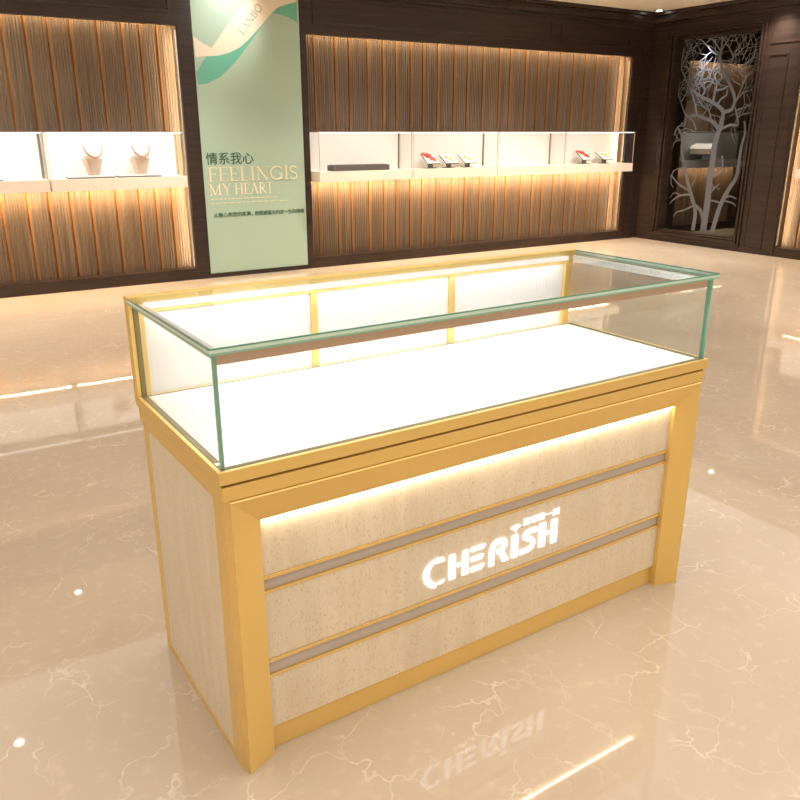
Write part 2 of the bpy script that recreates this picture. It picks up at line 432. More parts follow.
struct(MB().box(-3.1, XR, -3.4, -3.3, 0, ZC).build('wall_front', M['cream_wall']))
b = MB().box(10.2, 10.3, 2.0, YB, 0, ZC).box(XR+ND+.06, 10.2, 2.0, 2.1, 0, ZC)
struct(b.build('wall_side_room', M['black']))
# plinths
b = MB()
for x0, x1 in ((-3.1, 1.85), (3.04, 7.33), (8.35, 9.66)): b.box(x0, x1, YB+.005, YB+ND, 0, PL)
struct(b.build('baseboard_back', M['dark_trim']))
struct(MB().box(XR+.005, XR+ND, -3.2, 3.87, 0, PL).build('baseboard_right', M['dark_trim']))
# crown moulding, stepped
def crown(name, f):
    b = MB()
    for z0, z1, p in ((2.475, 2.505, .012), (2.505, 2.55, .028), (2.55, 2.585, .02), (2.585, ZC, .05)):
        b.box(*f(p), z0, z1, .004)
    return struct(b.build(name, M['dark_trim']))
crown('trim_1', lambda p: (-3.1, XR-p, YB-p, YB))
crown('trim_2', lambda p: (XR-p, XR, -3.2, YB))
# raised panels of the header boards and pilasters
def rect_frame_back(b, x0, x1, z0, z1, w=.022, p=.008):
    for a in ((x0, x1, z0, z0+w), (x0, x1, z1-w, z1), (x0, x0+w, z0+w, z1-w), (x1-w, x1, z0+w, z1-w)):
        b.box(a[0], a[1], YB-p, YB, a[2], a[3], .003)
b = MB()
for x0, x1 in ((-2.6, -.5), (-.42, 1.80), (3.11, 6.02), (6.16, 7.26)): rect_frame_back(b, x0, x1, 2.225, 2.455)
struct(b.build('trim_3', M['dark_trim']))
b = MB()
def rect_frame_right(b, y0, y1, z0, z1, w=.016, p=.007):
    for a in ((y0, y1, z0, z0+w), (y0, y1, z1-w, z1), (y0, y0+w, z0+w, z1-w), (y1-w, y1, z0+w, z1-w)):
        b.box(XR-p, XR, a[0], a[1], a[2], a[3], .003)
rect_frame_right(b, 4.02, 4.25, .06, 2.06); rect_frame_right(b, -3, 4.25, 2.16, 2.45)
b.box(XR-.006, XR, 3.872, 3.90, 0, SOF, .002)
b.box(7.36, 7.375, YB-.006, YB, .0, SOF, .002).box(7.50, 7.53, YB-.009, YB, 0, 2.44, .003)
struct(b.build('trim_4', M['dark_trim']))

b = MB()
for x in (1.842, 7.322): b.box(x, x+.008, YB+.012, YB+ND, PL, SOF)
struct(b.build('trim_5', M['flute']))
# ------------------------------------------------------------------ fluted wooden cladding
def fluted(name, L, H, label, plank, ribs, seed):
    """panel along local +X of length L, face at y=0, thickness behind"""
    rnd = random.Random(seed)
    root = empty(name, (0, 0, 0), label, 'wall panel')
    prof = []                                   # (x, y, is_groove)
    x = -rnd.random()*plank*.6
    while x < L:
        w = plank*rnd.choice((.82, .95, 1.0, 1.12, 1.2))
        g = .030
        prof += [(x, .014, 1), (x+g*.4, .016, 1), (x+g*.5, .004, 1), (x+g, .002, 0)]
        n = max(3, int((w-g)/ribs)); s = (w-g)/n
        for k in range(n):
            a = x+g+k*s
            prof += [(a+s*.18, .0, 0), (a+s*.62, .0, 0), (a+s*.78, .005, 0), (a+s, .005 if k < n-1 else .002, 0)]
        x += w
    pr = [(0.0, .004, 0)] + [p for p in prof if 0.001 < p[0] < L-.001] + [(L, .004, 0)]
    b = MB(); bm = b.bm
    A = [bm.verts.new((p[0], p[1], 0)) for p in pr]; B = [bm.verts.new((p[0], p[1], H)) for p in pr]
    for i in range(len(pr)-1):
        f = bm.faces.new((A[i], A[i+1], B[i+1], B[i])); f.material_index = 1 if pr[i][2] else 0
    c = [bm.verts.new(p) for p in ((0, .025, 0), (L, .025, 0), (L, .025, H), (0, .025, H))]
    bm.faces.new((c[0], c[3], c[2], c[1]))
    bm.faces.new((A[0], B[0], c[3], c[0])); bm.faces.new((A[-1], c[1], c[2], B[-1]))
    bm.faces.new([c[3]] + B + [c[2]]); bm.faces.new([c[0], c[1]] + A[::-1])
    o = b.build('ribbed_board', [M['flute'], M['flute_groove']], root)
    return root
FH = SOF + .10 - PL
p = fluted('fluted_wall_panel', 4.9, FH, 'ribbed brown wood wall panel left of the green poster', .175, .020, 3)
p.location = (-3.06, YB+ND, PL)
p = fluted('fluted_wall_panel', 7.33-3.045, FH, 'long ribbed brown wood wall panel right of the green poster', .185, .022, 5)
p.location = (3.043, YB+ND, PL)
p = fluted('fluted_wall_panel', 6.9, FH, 'ribbed wood wall panel at the right edge past the dark pilaster', .16, .020, 8)
p.location = (XR+ND, 3.865, PL); p.rotation_euler = (0, 0, -PI/2)
p = fluted('fluted_wall_panel', 1.30, FH, 'dim ribbed wood wall panel seen behind the etched glass', .17, .022, 9)
p.location = (8.355, YB+ND, PL)
# ------------------------------------------------------------------ lamps in the niches (LED strips behind the header boards)
def niche_strip(name, label, x0, x1, power, loc_f, col=(1, .70, .38)):
    pass
WARM = (1, .74, .44)
def led_profile(loc, L, rz, label, power, tilt, group=None, h=SOF, col=WARM):
    """thin LED profile tucked behind the header; local x along the wall, y into the niche"""
    r = empty('led_profile', loc, label, 'light strip', group, rz)
    MB().box(0, L, -.012, .012, 0, .012).build('housing', M['chrome'], r)
    MB().box(.004, L-.004, -.009, .009, -.003, 0).build('diffuser', M['led_warm'], r)
    o = area('led_profile_lamp', (L/2, .0, -.006), (L/2, tilt, -1.006), L-.02, .018, power, col, r)
    return r
led_profile((-3.05, YB+.080, SOF+.09), 4.86, 0, 'warm light strip above the ribbed panel left of the poster', 24, .12)
led_profile((3.06, YB+.080, SOF+.09), 4.24, 0, 'warm light strip above the long ribbed panel', 22, .12)
led_profile((8.37, YB+.080, SOF+.09), 1.27, 0, 'warm light strip in the room behind the etched glass', 5, .28)
led_profile((XR+.080, 3.85, SOF+.09), 6.6, -PI/2, 'warm light strip above the ribbed panel on the right wall', 30, .12)
# vertical strips behind the stiles at the niche ends
def led_vertical(loc, rz, label, power, z0, z1, side):
    global AX
    r = empty('led_profile', loc, label, 'light strip', None, rz)
    MB().box(-.006, .006, -.008, .008, z0, z1).build('housing', M['chrome'], r)
    MB().box(-.005, .005, .008, .011, z0+.004, z1-.004).build('diffuser', M['led_soft'], r)
    AX = (0, 0, 1)
    area('led_profile_lamp', (0, .013, (z0+z1)/2), (side*.8, 1.0, (z0+z1)/2), z1-z0-.02, .012, power, WARM, r)
    AX = (1, 0, 0)
led_vertical((1.832, YB+.024, 0), 0, 'upright warm light strip at the right end of the left ribbed panel', 9, .12, 2.1, -1)
led_vertical((7.312, YB+.024, 0), 0, 'upright warm light strip at the right end of the long ribbed panel', 6, .12, 2.1, -1)
led_vertical((XR+.024, 3.858, 0), -PI/2, 'upright warm light strip beside the dark pilaster on the right wall', 9, .12, 2.1, 1)

# ------------------------------------------------------------------ wall display cases
def wall_case(L, loc, label, rz=0, lit=1.0, endL=False, endR=False, body=None, back=None, wallgap=.28, led=True, inner=.11, group='glass display cases on the wall'):
    """local x along the wall, y=0 the front, y=wallgap the ribbed wall; z=0 the underside of the shelf"""
    r = empty('wall_display_case', loc, label, 'display case', group, rz)
    body = body or M['shelf']; back = back or M['white']
    d = wallgap
    MB().box(0, L, 0, d, .022, .092, .002).box(0, L, 0, .012, 0, .022).box(0, .010, .012, d, 0, .022).box(L-.010, L, .012, d, 0, .022).build('shelf', body, r)
    if led:
        MB().box(.02, L-.02, .016, .028, .010, .0215).build('under_shelf_light', M['led'] if lit > .5 else M['led_warm'], r)
        area('case_lamp', (L/2, d-.07, .004), (L/2, d+.10, -1), L-.04, .03, 11*L*lit, (1, .70, .40), r)
    # glass box standing on the shelf
    t = .006; z0, z1 = .092, .455
    MB().pane(.004, L-.004, .004, .004+t, z0, z1-t, 1).build('front_glass', [M['clear_low'], M['edge_soft']], r)
    MB().pane(.004, L-.004, .004, d-.004, z1-t, z1, 2).build('top_glass', [M['clear_low'], M['edge_soft']], r)
    for x in (.004, L-.004-t):
        MB().pane(x, x+t, .004+t, d-.013, z0, z1-t, 0).build('end_glass', [M['clear_low'], M['edge_soft']], r)
    MB().box(.001, L-.008, d-.011, d-.004, z0, z1-t).build('back_panel', back, r)
    if led:
        MB().box(.014, L-.014, .012, .026, z1-t-.008, z1-t).build('top_light', M['led_case'] if lit > .5 else M['chrome'], r)
        area('case_lamp', (L/2, .03, z1-.022), (L/2, .03+.42, z1-1), L-.05, .012, 4.2*L*lit*inner, (1, .99, .97), r)
    MB().lathe([(.004, 0), (.004, .008)], (L-.03, .03, z0), 10).build('lock', M['chrome'], r)
    return r
CY, CZ = 5.653, .838
wall_case(1.60, (-.94, CY, CZ), 'glass wall case at the left edge, left of the two necklace busts', inner=.5)
wall_case(1.095, (.675, CY, CZ), 'glass wall case holding two necklace busts', inner=.5)
wall_case(1.045, (3.046, CY, CZ), 'glass wall case holding the long dark grey box, beside the poster')
wall_case(1.087, (4.10, CY, CZ), 'glass wall case holding three tilted cards')
wall_case(.97, (5.196, CY, CZ), 'glass wall case holding only a flat white tray')
wall_case(1.11, (6.175, CY, CZ), 'glass wall case holding two tilted cards, nearest the corner')
wall_case(1.6, (XR-.18, 3.64, CZ), 'glass wall case on the right wall, mirrored in the floor', -PI/2, .45)
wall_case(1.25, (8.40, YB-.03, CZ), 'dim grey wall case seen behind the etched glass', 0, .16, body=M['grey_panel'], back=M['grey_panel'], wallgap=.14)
SZ = CZ + .0925     # top of the shelves

# ------------------------------------------------------------------ jewellery props in the cases
def tray(x0, x1, y, label):
    r = empty('display_tray', ((x0+x1)/2, y, SZ), label, 'tray', 'white trays under the busts')
    w = (x1-x0)/2
    MB().box(-w, w, -.075, .075, 0, .008, .002).build('tray_base', M['dark_edge'], r)
    MB().box(-w+.004, w-.004, -.071, .075, .008, .020, .003).build('tray_top', M['card'], r)
    return r
def bust(x, y, label, nlabel):
    z = SZ+.0205
    r = empty('necklace_bust', (x, y, z), label, 'necklace stand', 'necklace busts')
    b = MB()
    secs = [(0, .036, .030, 0), (.005, .038, .032, 0), (.07, .053, .036, .002), (.125, .070, .042, .004), (.130, .068, .040, .004)]
    rings = []
    for zz, hx, hy, oy in secs:
        rings.append([b.bm.verts.new((sx*hx, oy+sy*hy, zz)) for sx, sy in ((-1,-1),(-.6,-1.15),(.6,-1.15),(1,-1),(1,1),(-1,1))])
    for A, B in zip(rings, rings[1:]):
        for k in range(6): b.bm.faces.new((A[k], A[(k+1) % 6], B[(k+1) % 6], B[k]))
    b.bm.faces.new(rings[0][::-1]); b.bm.faces.new(rings[-1])
    b.build('pedestal', M['bust_base'], r)
    b = MB(); prof = [(.064, .130), (.074, .150), (.078, .175), (.068, .200), (.050, .222), (.036, .240), (.034, .262), (.028, .268)]
    b.lathe(prof, (0, .012, 0), 24, 1, .62)
    b.build('bust', M['bust'], r, True)
    n = empty('necklace', (x, y, z), nlabel, 'necklace', 'necklaces on the busts')
    r.rotation_euler = n.rotation_euler = (0, 0, .3)
    pts = []
    for k in range(25):
        a = PI*k/24
        px = -.080*math.cos(a); pz = .232 - .092*math.sin(a)
        py = -.024 - .034*math.sin(a)
        pts.append((px, py, pz))
    MB().tube(pts, .0072, 8).build('chain', M['rose_gold'], n, True)
    return r
tray(.815, 1.178, 5.765, 'white tray with dark edge under the left necklace bust')
tray(1.21, 1.565, 5.765, 'white tray with dark edge under the right necklace bust')
tray(-.02, .335, 5.765, 'white tray cut off by the left edge of the photo')
bust(1.03, 5.77, 'beige and ivory necklace bust, left of the pair', 'rose gold necklace on the left bust')
bust(1.415, 5.77, 'beige and ivory necklace bust, right of the pair, nearer the poster', 'rose gold necklace on the right bust')
bx = tag(MB().box(3.225, 3.86, 5.72, 5.85, SZ, SZ+.052, .004).box(3.24, 3.845, 5.735, 5.838, SZ+.052, SZ+.056, .001).build('jewelry_box', M['grey_box']),
    'long low dark grey box on the wall shelf beside the poster', 'box')
tr = empty('display_tray', (5.62, 5.77, SZ), 'flat white tray lying alone in the third case right of the poster', 'tray')
MB().box(-.33, .33, -.07, .07, 0, .014, .003).build('tray_base', M['card'], tr)
MB().box(-.31, .31, -.055, .055, .014, .019, .002).build('pad', M['white'], tr)

def card_stand(x, y, label, motif, s=1.0):
    r = empty('card_stand', (x, y, SZ), label, 'display stand', 'tilted jewelry cards')
    MB().box(-.07*s, .06*s, -.03, .03, 0, .007, .001).build('foot', M['stand_grey'], r)
    MB().box(-.022*s, .022*s, -.018, .018, .007, .060, .002).build('post', M['stand_grey'], r)
    T = Matrix.Translation((0, 0, .088 if motif != 'red' else .096)) @ Matrix.Rotation(math.radians(30 if motif != 'red' else 36), 4, 'X')
    MB().box(-.080*s, .080*s, -.084, .084, -.006, .0, .001).xform(T).build('card_back', M['card_rim'], r)
    MB().box(-.074*s, .074*s, -.077, .077, .0, .004, .001).xform(T).build('card', M['card'], r)
    b = MB()
    if motif == 'red':
        cs = [(-.045, .05), (-.015, .06), (.012, .045), (-.03, .02), (.005, .012), (.03, -.005), (.0, -.02), (.035, -.035), (-.06, .068)]
        for cx, cy in cs:
            for k in range(5):
                a = 2*PI*k/5 + cx*30
                b.lathe([(.004, .004), (.011, .008), (.009, .014), (.002, .016)], ((cx+.010*math.cos(a))*s, cy+.010*math.sin(a), 0), 8)
        b.xform(T).build('flower_motif', M['red'], r)
    else:
        for cx, cy in ((-.03, .02), (-.005, .035), (.015, .005), (.035, .02), (.0, -.02), (.03, -.03)):
            b.lathe([(.012, .004), (.016, .007), (.012, .012), (.003, .014)], (cx*s, cy, 0), 9)
        b.xform(T).build('gold_motif', M['yellow'], r)
    return r
card_stand(4.40, 5.79, 'tilted white card with red flowers on a grey stand, left of three', 'red')
card_stand(4.635, 5.79, 'tilted white card with gold motif, middle of the three', 'gold')
card_stand(4.88, 5.79, 'tilted white card with gold motif, right of the three', 'gold')
card_stand(6.60, 5.79, 'tilted white card with red flowers in the case nearest the corner', 'red')
card_stand(6.93, 5.79, 'tilted white card with gold motif in the case nearest the corner', 'gold')
# ------------------------------------------------------------------ the green poster
po = empty('wall_poster', (1.977, YB, .04), 'tall pale green poster with a cream ribbon and lettering, between dark pilasters', 'poster')
PX0, PZ0 = 1.977, .04
MB().box(.002, 1.000, .006, .028, 0, 2.43).build('board', M['poster'], po)
def pm(d): return lambda p: (p[0]-PX0, .006-d, p[1]-PZ0)
MB().prism(TEAL1, pm(-.001), pm(.0012)).build('ribbon_underside', M['teal_print'], po)
MB().prism(TEAL2, pm(-.001), pm(.0012)).build('ribbon_underside', M['teal_print'], po)
rb = MB().prism(RIBBON, pm(-.001), pm(.0024)).build('ribbon', M['cream_print'], po)
# serif capitals drawn stroke by stroke in a unit cell: (points, thick)
T_, t_ = .12, .045
def arc(cx, cy, rx, ry, a0, a1, n=14): return [(cx+rx*math.cos(math.radians(a0+(a1-a0)*k/n)), cy+ry*math.sin(math.radians(a0+(a1-a0)*k/n))) for k in range(n+1)]
SERIF = {
 'F': (.52, [([(.14,0),(.14,1)],T_), ([(.02,.015),(.28,.015)],t_), ([(.02,.98),(.5,.98)],t_), ([(.14,.52),(.40,.52)],t_), ([(.485,1),(.485,.80)],t_), ([(.39,.60),(.39,.43)],t_)]),
 'E': (.56, [([(.14,0),(.14,1)],T_), ([(.02,.02),(.52,.02)],t_), ([(.02,.98),(.5,.98)],t_), ([(.14,.52),(.42,.52)],t_), ([(.485,1),(.485,.80)],t_), ([(.51,0),(.54,.22)],t_), ([(.41,.60),(.41,.43)],t_)]),
 'L': (.54, [([(.14,0),(.14,1)],T_), ([(.02,.02),(.50,.02)],t_), ([(.02,.98),(.28,.98)],t_), ([(.49,0),(.53,.24)],t_)]),
 'I': (.30, [([(.15,0),(.15,1)],T_), ([(.02,.02),(.28,.02)],t_), ([(.02,.98),(.28,.98)],t_)]),
 'N': (.76, [([(.13,0),(.13,1)],t_), ([(.10,1),(.64,0)],T_), ([(.64,0),(.64,1)],t_), ([(.02,.02),(.24,.02)],t_), ([(.54,.98),(.75,.98)],t_), ([(0,.98),(.14,.98)],t_)]),
 'G': (.78, [(arc(.42,.5,.36,.47,40,180),T_*.8), (arc(.42,.5,.36,.47,180,320),T_*.8), ([(.66,.05),(.66,.42)],T_*.9), ([(.52,.42),(.76,.42)],t_), ([(.69,.98),(.69,.74)],t_)]),
 'S': (.50, [(arc(.25,.74,.19,.22,30,200)+[(.12,.58),(.36,.44)]+arc(.24,.25,.20,.22,50,-150),T_*.85), ([(.42,.98),(.42,.76)],t_), ([(.05,.02),(.05,.26)],t_)]),
 'M': (.92, [([(.13,0),(.13,1)],t_), ([(.12,1),(.45,.02)],T_), ([(.45,.02),(.78,1)],t_), ([(.78,0),(.78,1)],T_), ([(.02,.02),(.24,.02)],t_), ([(.66,.02),(.90,.02)],t_), ([(0,.98),(.14,.98)],t_), ([(.78,.98),(.90,.98)],t_)]),
 'Y': (.70, [([(.08,1),(.36,.48)],T_), ([(.62,1),(.36,.48)],t_), ([(.36,0),(.36,.5)],T_), ([(.24,.02),(.48,.02)],t_), ([(0,.98),(.22,.98)],t_), ([(.52,.98),(.70,.98)],t_)]),
 'H': (.78, [([(.14,0),(.14,1)],T_), ([(.64,0),(.64,1)],T_), ([(.14,.51),(.64,.51)],t_)] + [([(x,z),(x+.24,z)],t_) for x in (.02,.52) for z in (.02,.98)]),
 'A': (.74, [([(.10,0),(.36,1)],t_), ([(.36,1),(.64,0)],T_), ([(.18,.34),(.54,.34)],t_), ([(0,.02),(.20,.02)],t_), ([(.52,.02),(.74,.02)],t_)]),
 'R': (.66, [([(.14,0),(.14,1)],T_), ([(.02,.02),(.26,.02)],t_), ([(.02,.98),(.3,.98)],t_), ([(.14,.97)]+arc(.28,.74,.22,.23,90,-90)+[(.14,.50)],T_*.7), ([(.30,.50),(.60,.02)],T_), ([(.52,.02),(.68,.02)],t_)]),
 'T': (.62, [([(.31,0),(.31,1)],T_), ([(.02,.97),(.60,.97)],t_), ([(.03,1),(.03,.78)],t_), ([(.59,1),(.59,.78)],t_), ([(.20,.02),(.42,.02)],t_)]),
 'O': (.80, [(arc(.40,.5,.34,.48,0,360,28),T_*.8)]),
 'B': (.60, [([(.14,0),(.14,1)],T_), ([(.02,.02),(.3,.02)],t_), ([(.02,.98),(.3,.98)],t_), (arc(.26,.75,.22,.23,90,-90),T_*.7), (arc(.28,.26,.25,.25,90,-90),T_*.7)]),
 ' ': (.34, []),
}
def serif_line(name, word, x0, x1, z0, z1, m, M4=None, tw=1.0):
    tot = sum(SERIF[c][0]+.03 for c in word)
    b = MB(); x = 0; k = 0
    for c in word:
        adv, st = SERIF[c]
        for pts, w in st:
            sx = (x1-x0)/tot; sz = z1-z0
            P = [(x0+(x+a)*sx, z0+zz*sz) for a, zz in pts]
            ww = w*(sx*.5+sz*.5)*tw
            if M4: P = [tuple((M4 @ Vector((a, bb, 0)))[:2]) for a, bb in P]
            k += 1; e = .0000012*k*100
            b.stroke(P, ww, ww, pm(-.001), pm(.0030+e))
        x += adv+.03
    return b.build(name, m, po)
serif_line('heading_lettering', 'FEELINGIS', 2.018, 2.905, .866, .988, M['pale_ink'])
serif_line('heading_lettering', 'MY', 2.020, 2.235, .746, .844, M['cream_ink'], None, 1.0)
serif_line('heading_lettering', 'HEART', 2.262, 2.645, .746, .844, M['cream_ink'], None, 1.0)
ang = math.atan2(2.335-2.105, 2.585-2.395)
serif_line('ribbon_lettering', 'LANBO', 0, .31, 0, .062, M['grey_ink'], Matrix.Translation((2.435, 2.085, 0)) @ Matrix.Rotation(ang, 4, 'Z'))
fm = lambda x, z, d: (x-PX0, .0052-d, z-PZ0)
text_obj('chinese_lettering', '情系我心', 2.012, 2.462, 1.012, 1.115, fm, .003, M['dark_green_ink'], po)
text_obj('small_chinese_lettering', '从随心到您的距离，', 2.045, 2.425, .545, .588, fm, .003, M['dark_green_ink'], po)
text_obj('small_chinese_lettering', '用情感弧光约定一生的情缘', 2.445, 2.955, .545, .588, fm, .003, M['dark_green_ink'], po)
rnd = random.Random(4)
for z, xe in ((.705, 2.66), (.668, 2.78)):                       # two lines of fine print, too small to read
    x = 2.03; b = MB()
    while x < xe:
        w = rnd.uniform(.02, .06); b.box(x-PX0, x+w-PX0, .0025, .006, z-PZ0, z+.008-PZ0); x += w+.012
    b.build('fine_print', M['pale_ink'], po)

# ------------------------------------------------------------------ etched glass panel in the right wall
eg = empty('etched_glass_panel', (XR, (WY0+WY1)/2, WZ0-.08), 'dark framed glass panel etched with a pale bare tree', 'glass panel')
OY, OZ = (WY0+WY1)/2, WZ0-.08
b = MB()
def fbar(y0, y1, z0, z1, p, bev=.006): b.box(-p, .0, y0-OY, y1-OY, z0-OZ, z1-OZ, bev)
for w, p, off in ((.075, .022, .045), (.045, .036, .02), (.03, .018, 0)):
    y0, y1, z0, z1 = WY0-off*1.0, WY1+off*1.6, WZ0-off, WZ1+off
    w2 = w
    fbar(y0-w2*.35, y0, z0-w2*.5, z1+w2*.5, p); fbar(y1, y1+w2*.6, z0-w2*.5, z1+w2*.5, p)
    fbar(y0, y1, z0-w2*.5, z0, p); fbar(y0, y1, z1, z1+w2*.5, p)
b.build('frame', M['dark_trim'], eg)
b = MB()
b.box(.0, .11, WY1-OY-.001, WY1-OY-.012, WZ0-OZ, WZ1-OZ).box(.0, .11, WY0-OY+.001, WY0-OY+.012, WZ0-OZ, WZ1-OZ)
b.box(.0, .11, WY0-OY+.012, WY1-OY-.012, WZ0-OZ+.001, WZ0-OZ+.012).box(.0, .11, WY0-OY+.012, WY1-OY-.012, WZ1-OZ-.012, WZ1-OZ-.001)
b.build('jamb', M['dark_trim'], eg)
GX = .115
MB().pane(GX, GX+.008, WY0-OY+.001, WY1-OY-.001, WZ0-OZ+.001, WZ1-OZ-.001, 0).build('glass_pane', [glass_mat('etched_pane_glass', (.97, .975, .98), .35), M['edge']], eg)
b = MB(); kk = [0]
ylo, yhi, zlo, zhi = WY0+.02, WY1-.02, WZ0+.02, WZ1-.02
def tw(pts, w0, w1):
    P = [(min(max(y, ylo), yhi), min(max(z, zlo), zhi)) for y, z in pts]
    Q = []
    for p in P:
        if not Q or (Vector(p)-Vector(Q[-1])).length > .004: Q.append(p)
    if len(Q) < 2: return
    kk[0] += 1; e = kk[0]*2e-6
    # smooth the line
    S = [Q[0]]
    for i in range(len(Q)-1):
        p0 = Vector(Q[max(i-1, 0)]); p1 = Vector(Q[i]); p2 = Vector(Q[i+1]); p3 = Vector(Q[min(i+2, len(Q)-1)])
        for u in (.33, .67, 1.0):
            v = .5*((2*p1)+(p2-p0)*u+(2*p0-5*p1+4*p2-p3)*u*u+(3*p1-p0-3*p2+p3)*u**3)
            S.append((v.x, v.y))
    b.stroke(S, w0, w1, lambda p: (GX-.0005-.002-e, p[0]-OY, p[1]-OZ), lambda p: (GX-.0003, p[0]-OY, p[1]-OZ))
rnd = random.Random(21)
def twig(p, d, L, w, depth):
    pts = [p]; q = Vector(p); a = d
    n = 4
    for k in range(n):
        a += rnd.uniform(-.35, .35)
        q = q + Vector((math.cos(a), math.sin(a)))*L/n
        pts.append((q.x, q.y))
        if depth > 0 and rnd.random() < .62: twig((q.x, q.y), a + rnd.choice((-1, 1))*rnd.uniform(.5, 1.0), L*.55, w*.7, depth-1)
    tw(pts, w, w*.5)
for w0, w1, pts in TREE: tw(pts, w0*.74, w1*.74)
for w0, w1, pts in TREE:
    if w0 < .03 and pts[-1][1] > 1.25 or w0 < .018:
        for i in range(1, len(pts)):
            y, z = pts[i]; y0, z0 = pts[i-1]
            a = math.atan2(z-z0, y-y0)
            for s in (-1, 1):
                if rnd.random() < (.85 if z > 1.35 else .45):
                    g = a + s*rnd.uniform(.35, .8)
                    twig((y, z), g + .35*math.sin(PI/2-g) if z > 1.35 else g, rnd.uniform(.14, .32), .0085, 1 if z > 1.35 else 0)
b.build('etched_tree', M['etch'], eg)
# things in the room behind it
st = empty('jewelry_stand', (8.73, YB-.02, .931), 'small white slanted display block behind the etched glass', 'display stand')
MB().lathe([(.10, .0005), (.10, .012), (.02, .016), (.018, .055), (.05, .06), (.05, .066)], (0, .03, 0), 20).build('post', M['stand_grey'], st)
b = MB(); b.prism([(-.07, .066), (.06, .066), (.06, .16), (-.07, .115)], lambda p: (-.12, p[0]+.03, p[1]), lambda p: (.11, p[0]+.03, p[1]))
b.build('block', M['bust_base'], st)
b = MB(); b.prism([(-.075, .115), (.062, .163), (.062, .171), (-.075, .123)], lambda p: (-.125, p[0]+.03, p[1]), lambda p: (.115, p[0]+.03, p[1]))
b.build('slanted_top', M['card'], st)
st.rotation_euler = (0, 0, -1.0); st.scale = (1.1, 1.1, 1.25)
spot('stand_fill_spot', (8.45, 5.35, 2.45), (8.74, 5.82, 1.1), 45, (1, .97, .92), 40, .7, .03)  # added spot without a fitting, brightens the white block
for x, y, lb in ((7.845, 5.15, 'bright recessed downlight at the top of the etched glass, left of two'), (7.845, 5.02, 'recessed downlight at the top of the etched glass, right of two')):
    d = empty('downlight', (x, y, 2.36), lb, 'ceiling light', 'downlights behind the etched glass')
    MB().lathe([(.05, .0), (.05, ZC-2.36-.002)], (0, 0, 0), 20).build('can', M['chrome'], d)
    MB().lathe([(.036, -.004), (.036, .0)], (0, 0, 0), 20).build('lens', M['lamp'], d)
spot('downlight_lamp', (7.845, 5.15, 2.345), (7.775, 5.08, 1.95), 120, (.95, .97, 1), 56, .9, .03)
# ------------------------------------------------------------------ the display counter (built in its own frame, front-left foot corner at the origin)
W, D = 1.4085, .5505
dc = empty('display_counter', (0, 0, 0), 'gold framed jewelry counter with beige stone panels and an empty glass top', 'display counter', None, .01716)
MB().box(.016, W-.016, .054, D-.022, .001, .655).build('carcass', M['gold_dark'], dc)
def stone(x0, x1, y0, y1, z0, z1, name):
    return MB().box(x0, x1, y0, y1, z0, z1, .0008).build(name, M['stone'], dc)
for z0, z1 in ((.437, .60), (.237, .396), (.062, .192)): stone(.07, W-.07, .038, .053, z0, z1, 'front_stone_panel')
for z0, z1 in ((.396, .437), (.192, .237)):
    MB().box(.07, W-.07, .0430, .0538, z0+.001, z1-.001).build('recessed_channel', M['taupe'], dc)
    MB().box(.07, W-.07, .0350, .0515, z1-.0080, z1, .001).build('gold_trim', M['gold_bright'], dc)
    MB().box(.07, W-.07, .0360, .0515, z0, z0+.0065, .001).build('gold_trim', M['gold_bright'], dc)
MB().box(.06, W-.06, .044, .060, .0, .062, .001).build('plinth', M['gold'], dc)
# picture-frame surround: outer edge, chamfer, sloping face, inner return
loops = [(.0098, .648, .052), (.0098, .648, .022), (.0185, .634, .0), (.085, .571, .026), (.085, .571, .046)]
b = MB(); cols = []
for x, z, y in loops:
    cols.append([b.bm.verts.new(p) for p in ((x, y, 0), (x, y, z), (W-x, y, z), (W-x, y, 0))])
for A, B in zip(cols, cols[1:] + cols[:1]):
    for k in range(3):
        f = b.bm.faces.new((A[k], A[k+1], B[k+1], B[k]))
        if A is cols[1]: f.material_index = 1  # chamfer gets the brighter gold, a highlight put into the colour
b.bm.faces.new([c[0] for c in cols]); b.bm.faces.new([c[3] for c in cols])
b.build('front_frame', [M['gold'], M['gold_bright']], dc)
for s in (0, 1):
    X = (lambda x: x) if s == 0 else (lambda x: W-x)
    def bx(b, x0, x1, *a, bev=.0): 
        p, q = sorted((X(x0), X(x1))); b.box(p, q, *a, bev)
    b = MB(); bx(b, .0106, .016, .0725, .505, .02, .622); b.build('side_stone_panel', M['stone'], dc)
    b = MB()
    bx(b, .0098, .0165, .052, .0725, 0, .648); bx(b, .0098, .0165, .505, .540, 0, .648)
    bx(b, .0098, .0165, .0725, .505, .0, .02); bx(b, .0098, .0165, .0725, .505, .622, .648)
    b.build('side_frame', M['gold'], dc)
MB().box(.0165, W-.0165, D-.022, D-.012, 0, .648).build('rear_panel', M['white'], dc)
MB().box(.0045, W-.0045, .002, D-.006, .638, .668, .0015).build('upper_band', M['gold'], dc)
MB().box(.010, W-.010, .008, D-.010, .668, .6738).build('shadow_gap', M['gold_dark'], dc)
b = MB(); IN = .021
b.box(0, W, 0, IN, .6738, .70, .0012).box(0, W, D-IN, D, .6738, .70, .0012)
b.box(0, IN, IN, D-IN, .6738, .70, .0012).box(W-IN, W, IN, D-IN, .6738, .70, .0012)
b.build('rim', M['gold'], dc)
MB().box(IN, W-IN, IN, D-IN, .674, .6985).build('deck', M['deck'], dc)
G = [M['clear'], M['edge']]
MB().pane(.010, W-.010, .010, .020, .7002, .9215, 1, ('-x', '+x')).build('front_glass', G, dc)
MB().pane(.010, .020, .0202, D-.0322, .7002, .9215, 0, ('-y',)).build('end_glass', G, dc)
MB().pane(W-.020, W-.010, .0202, D-.001, .7002, .9215, 0, ('-y',)).build('end_glass', G, dc)
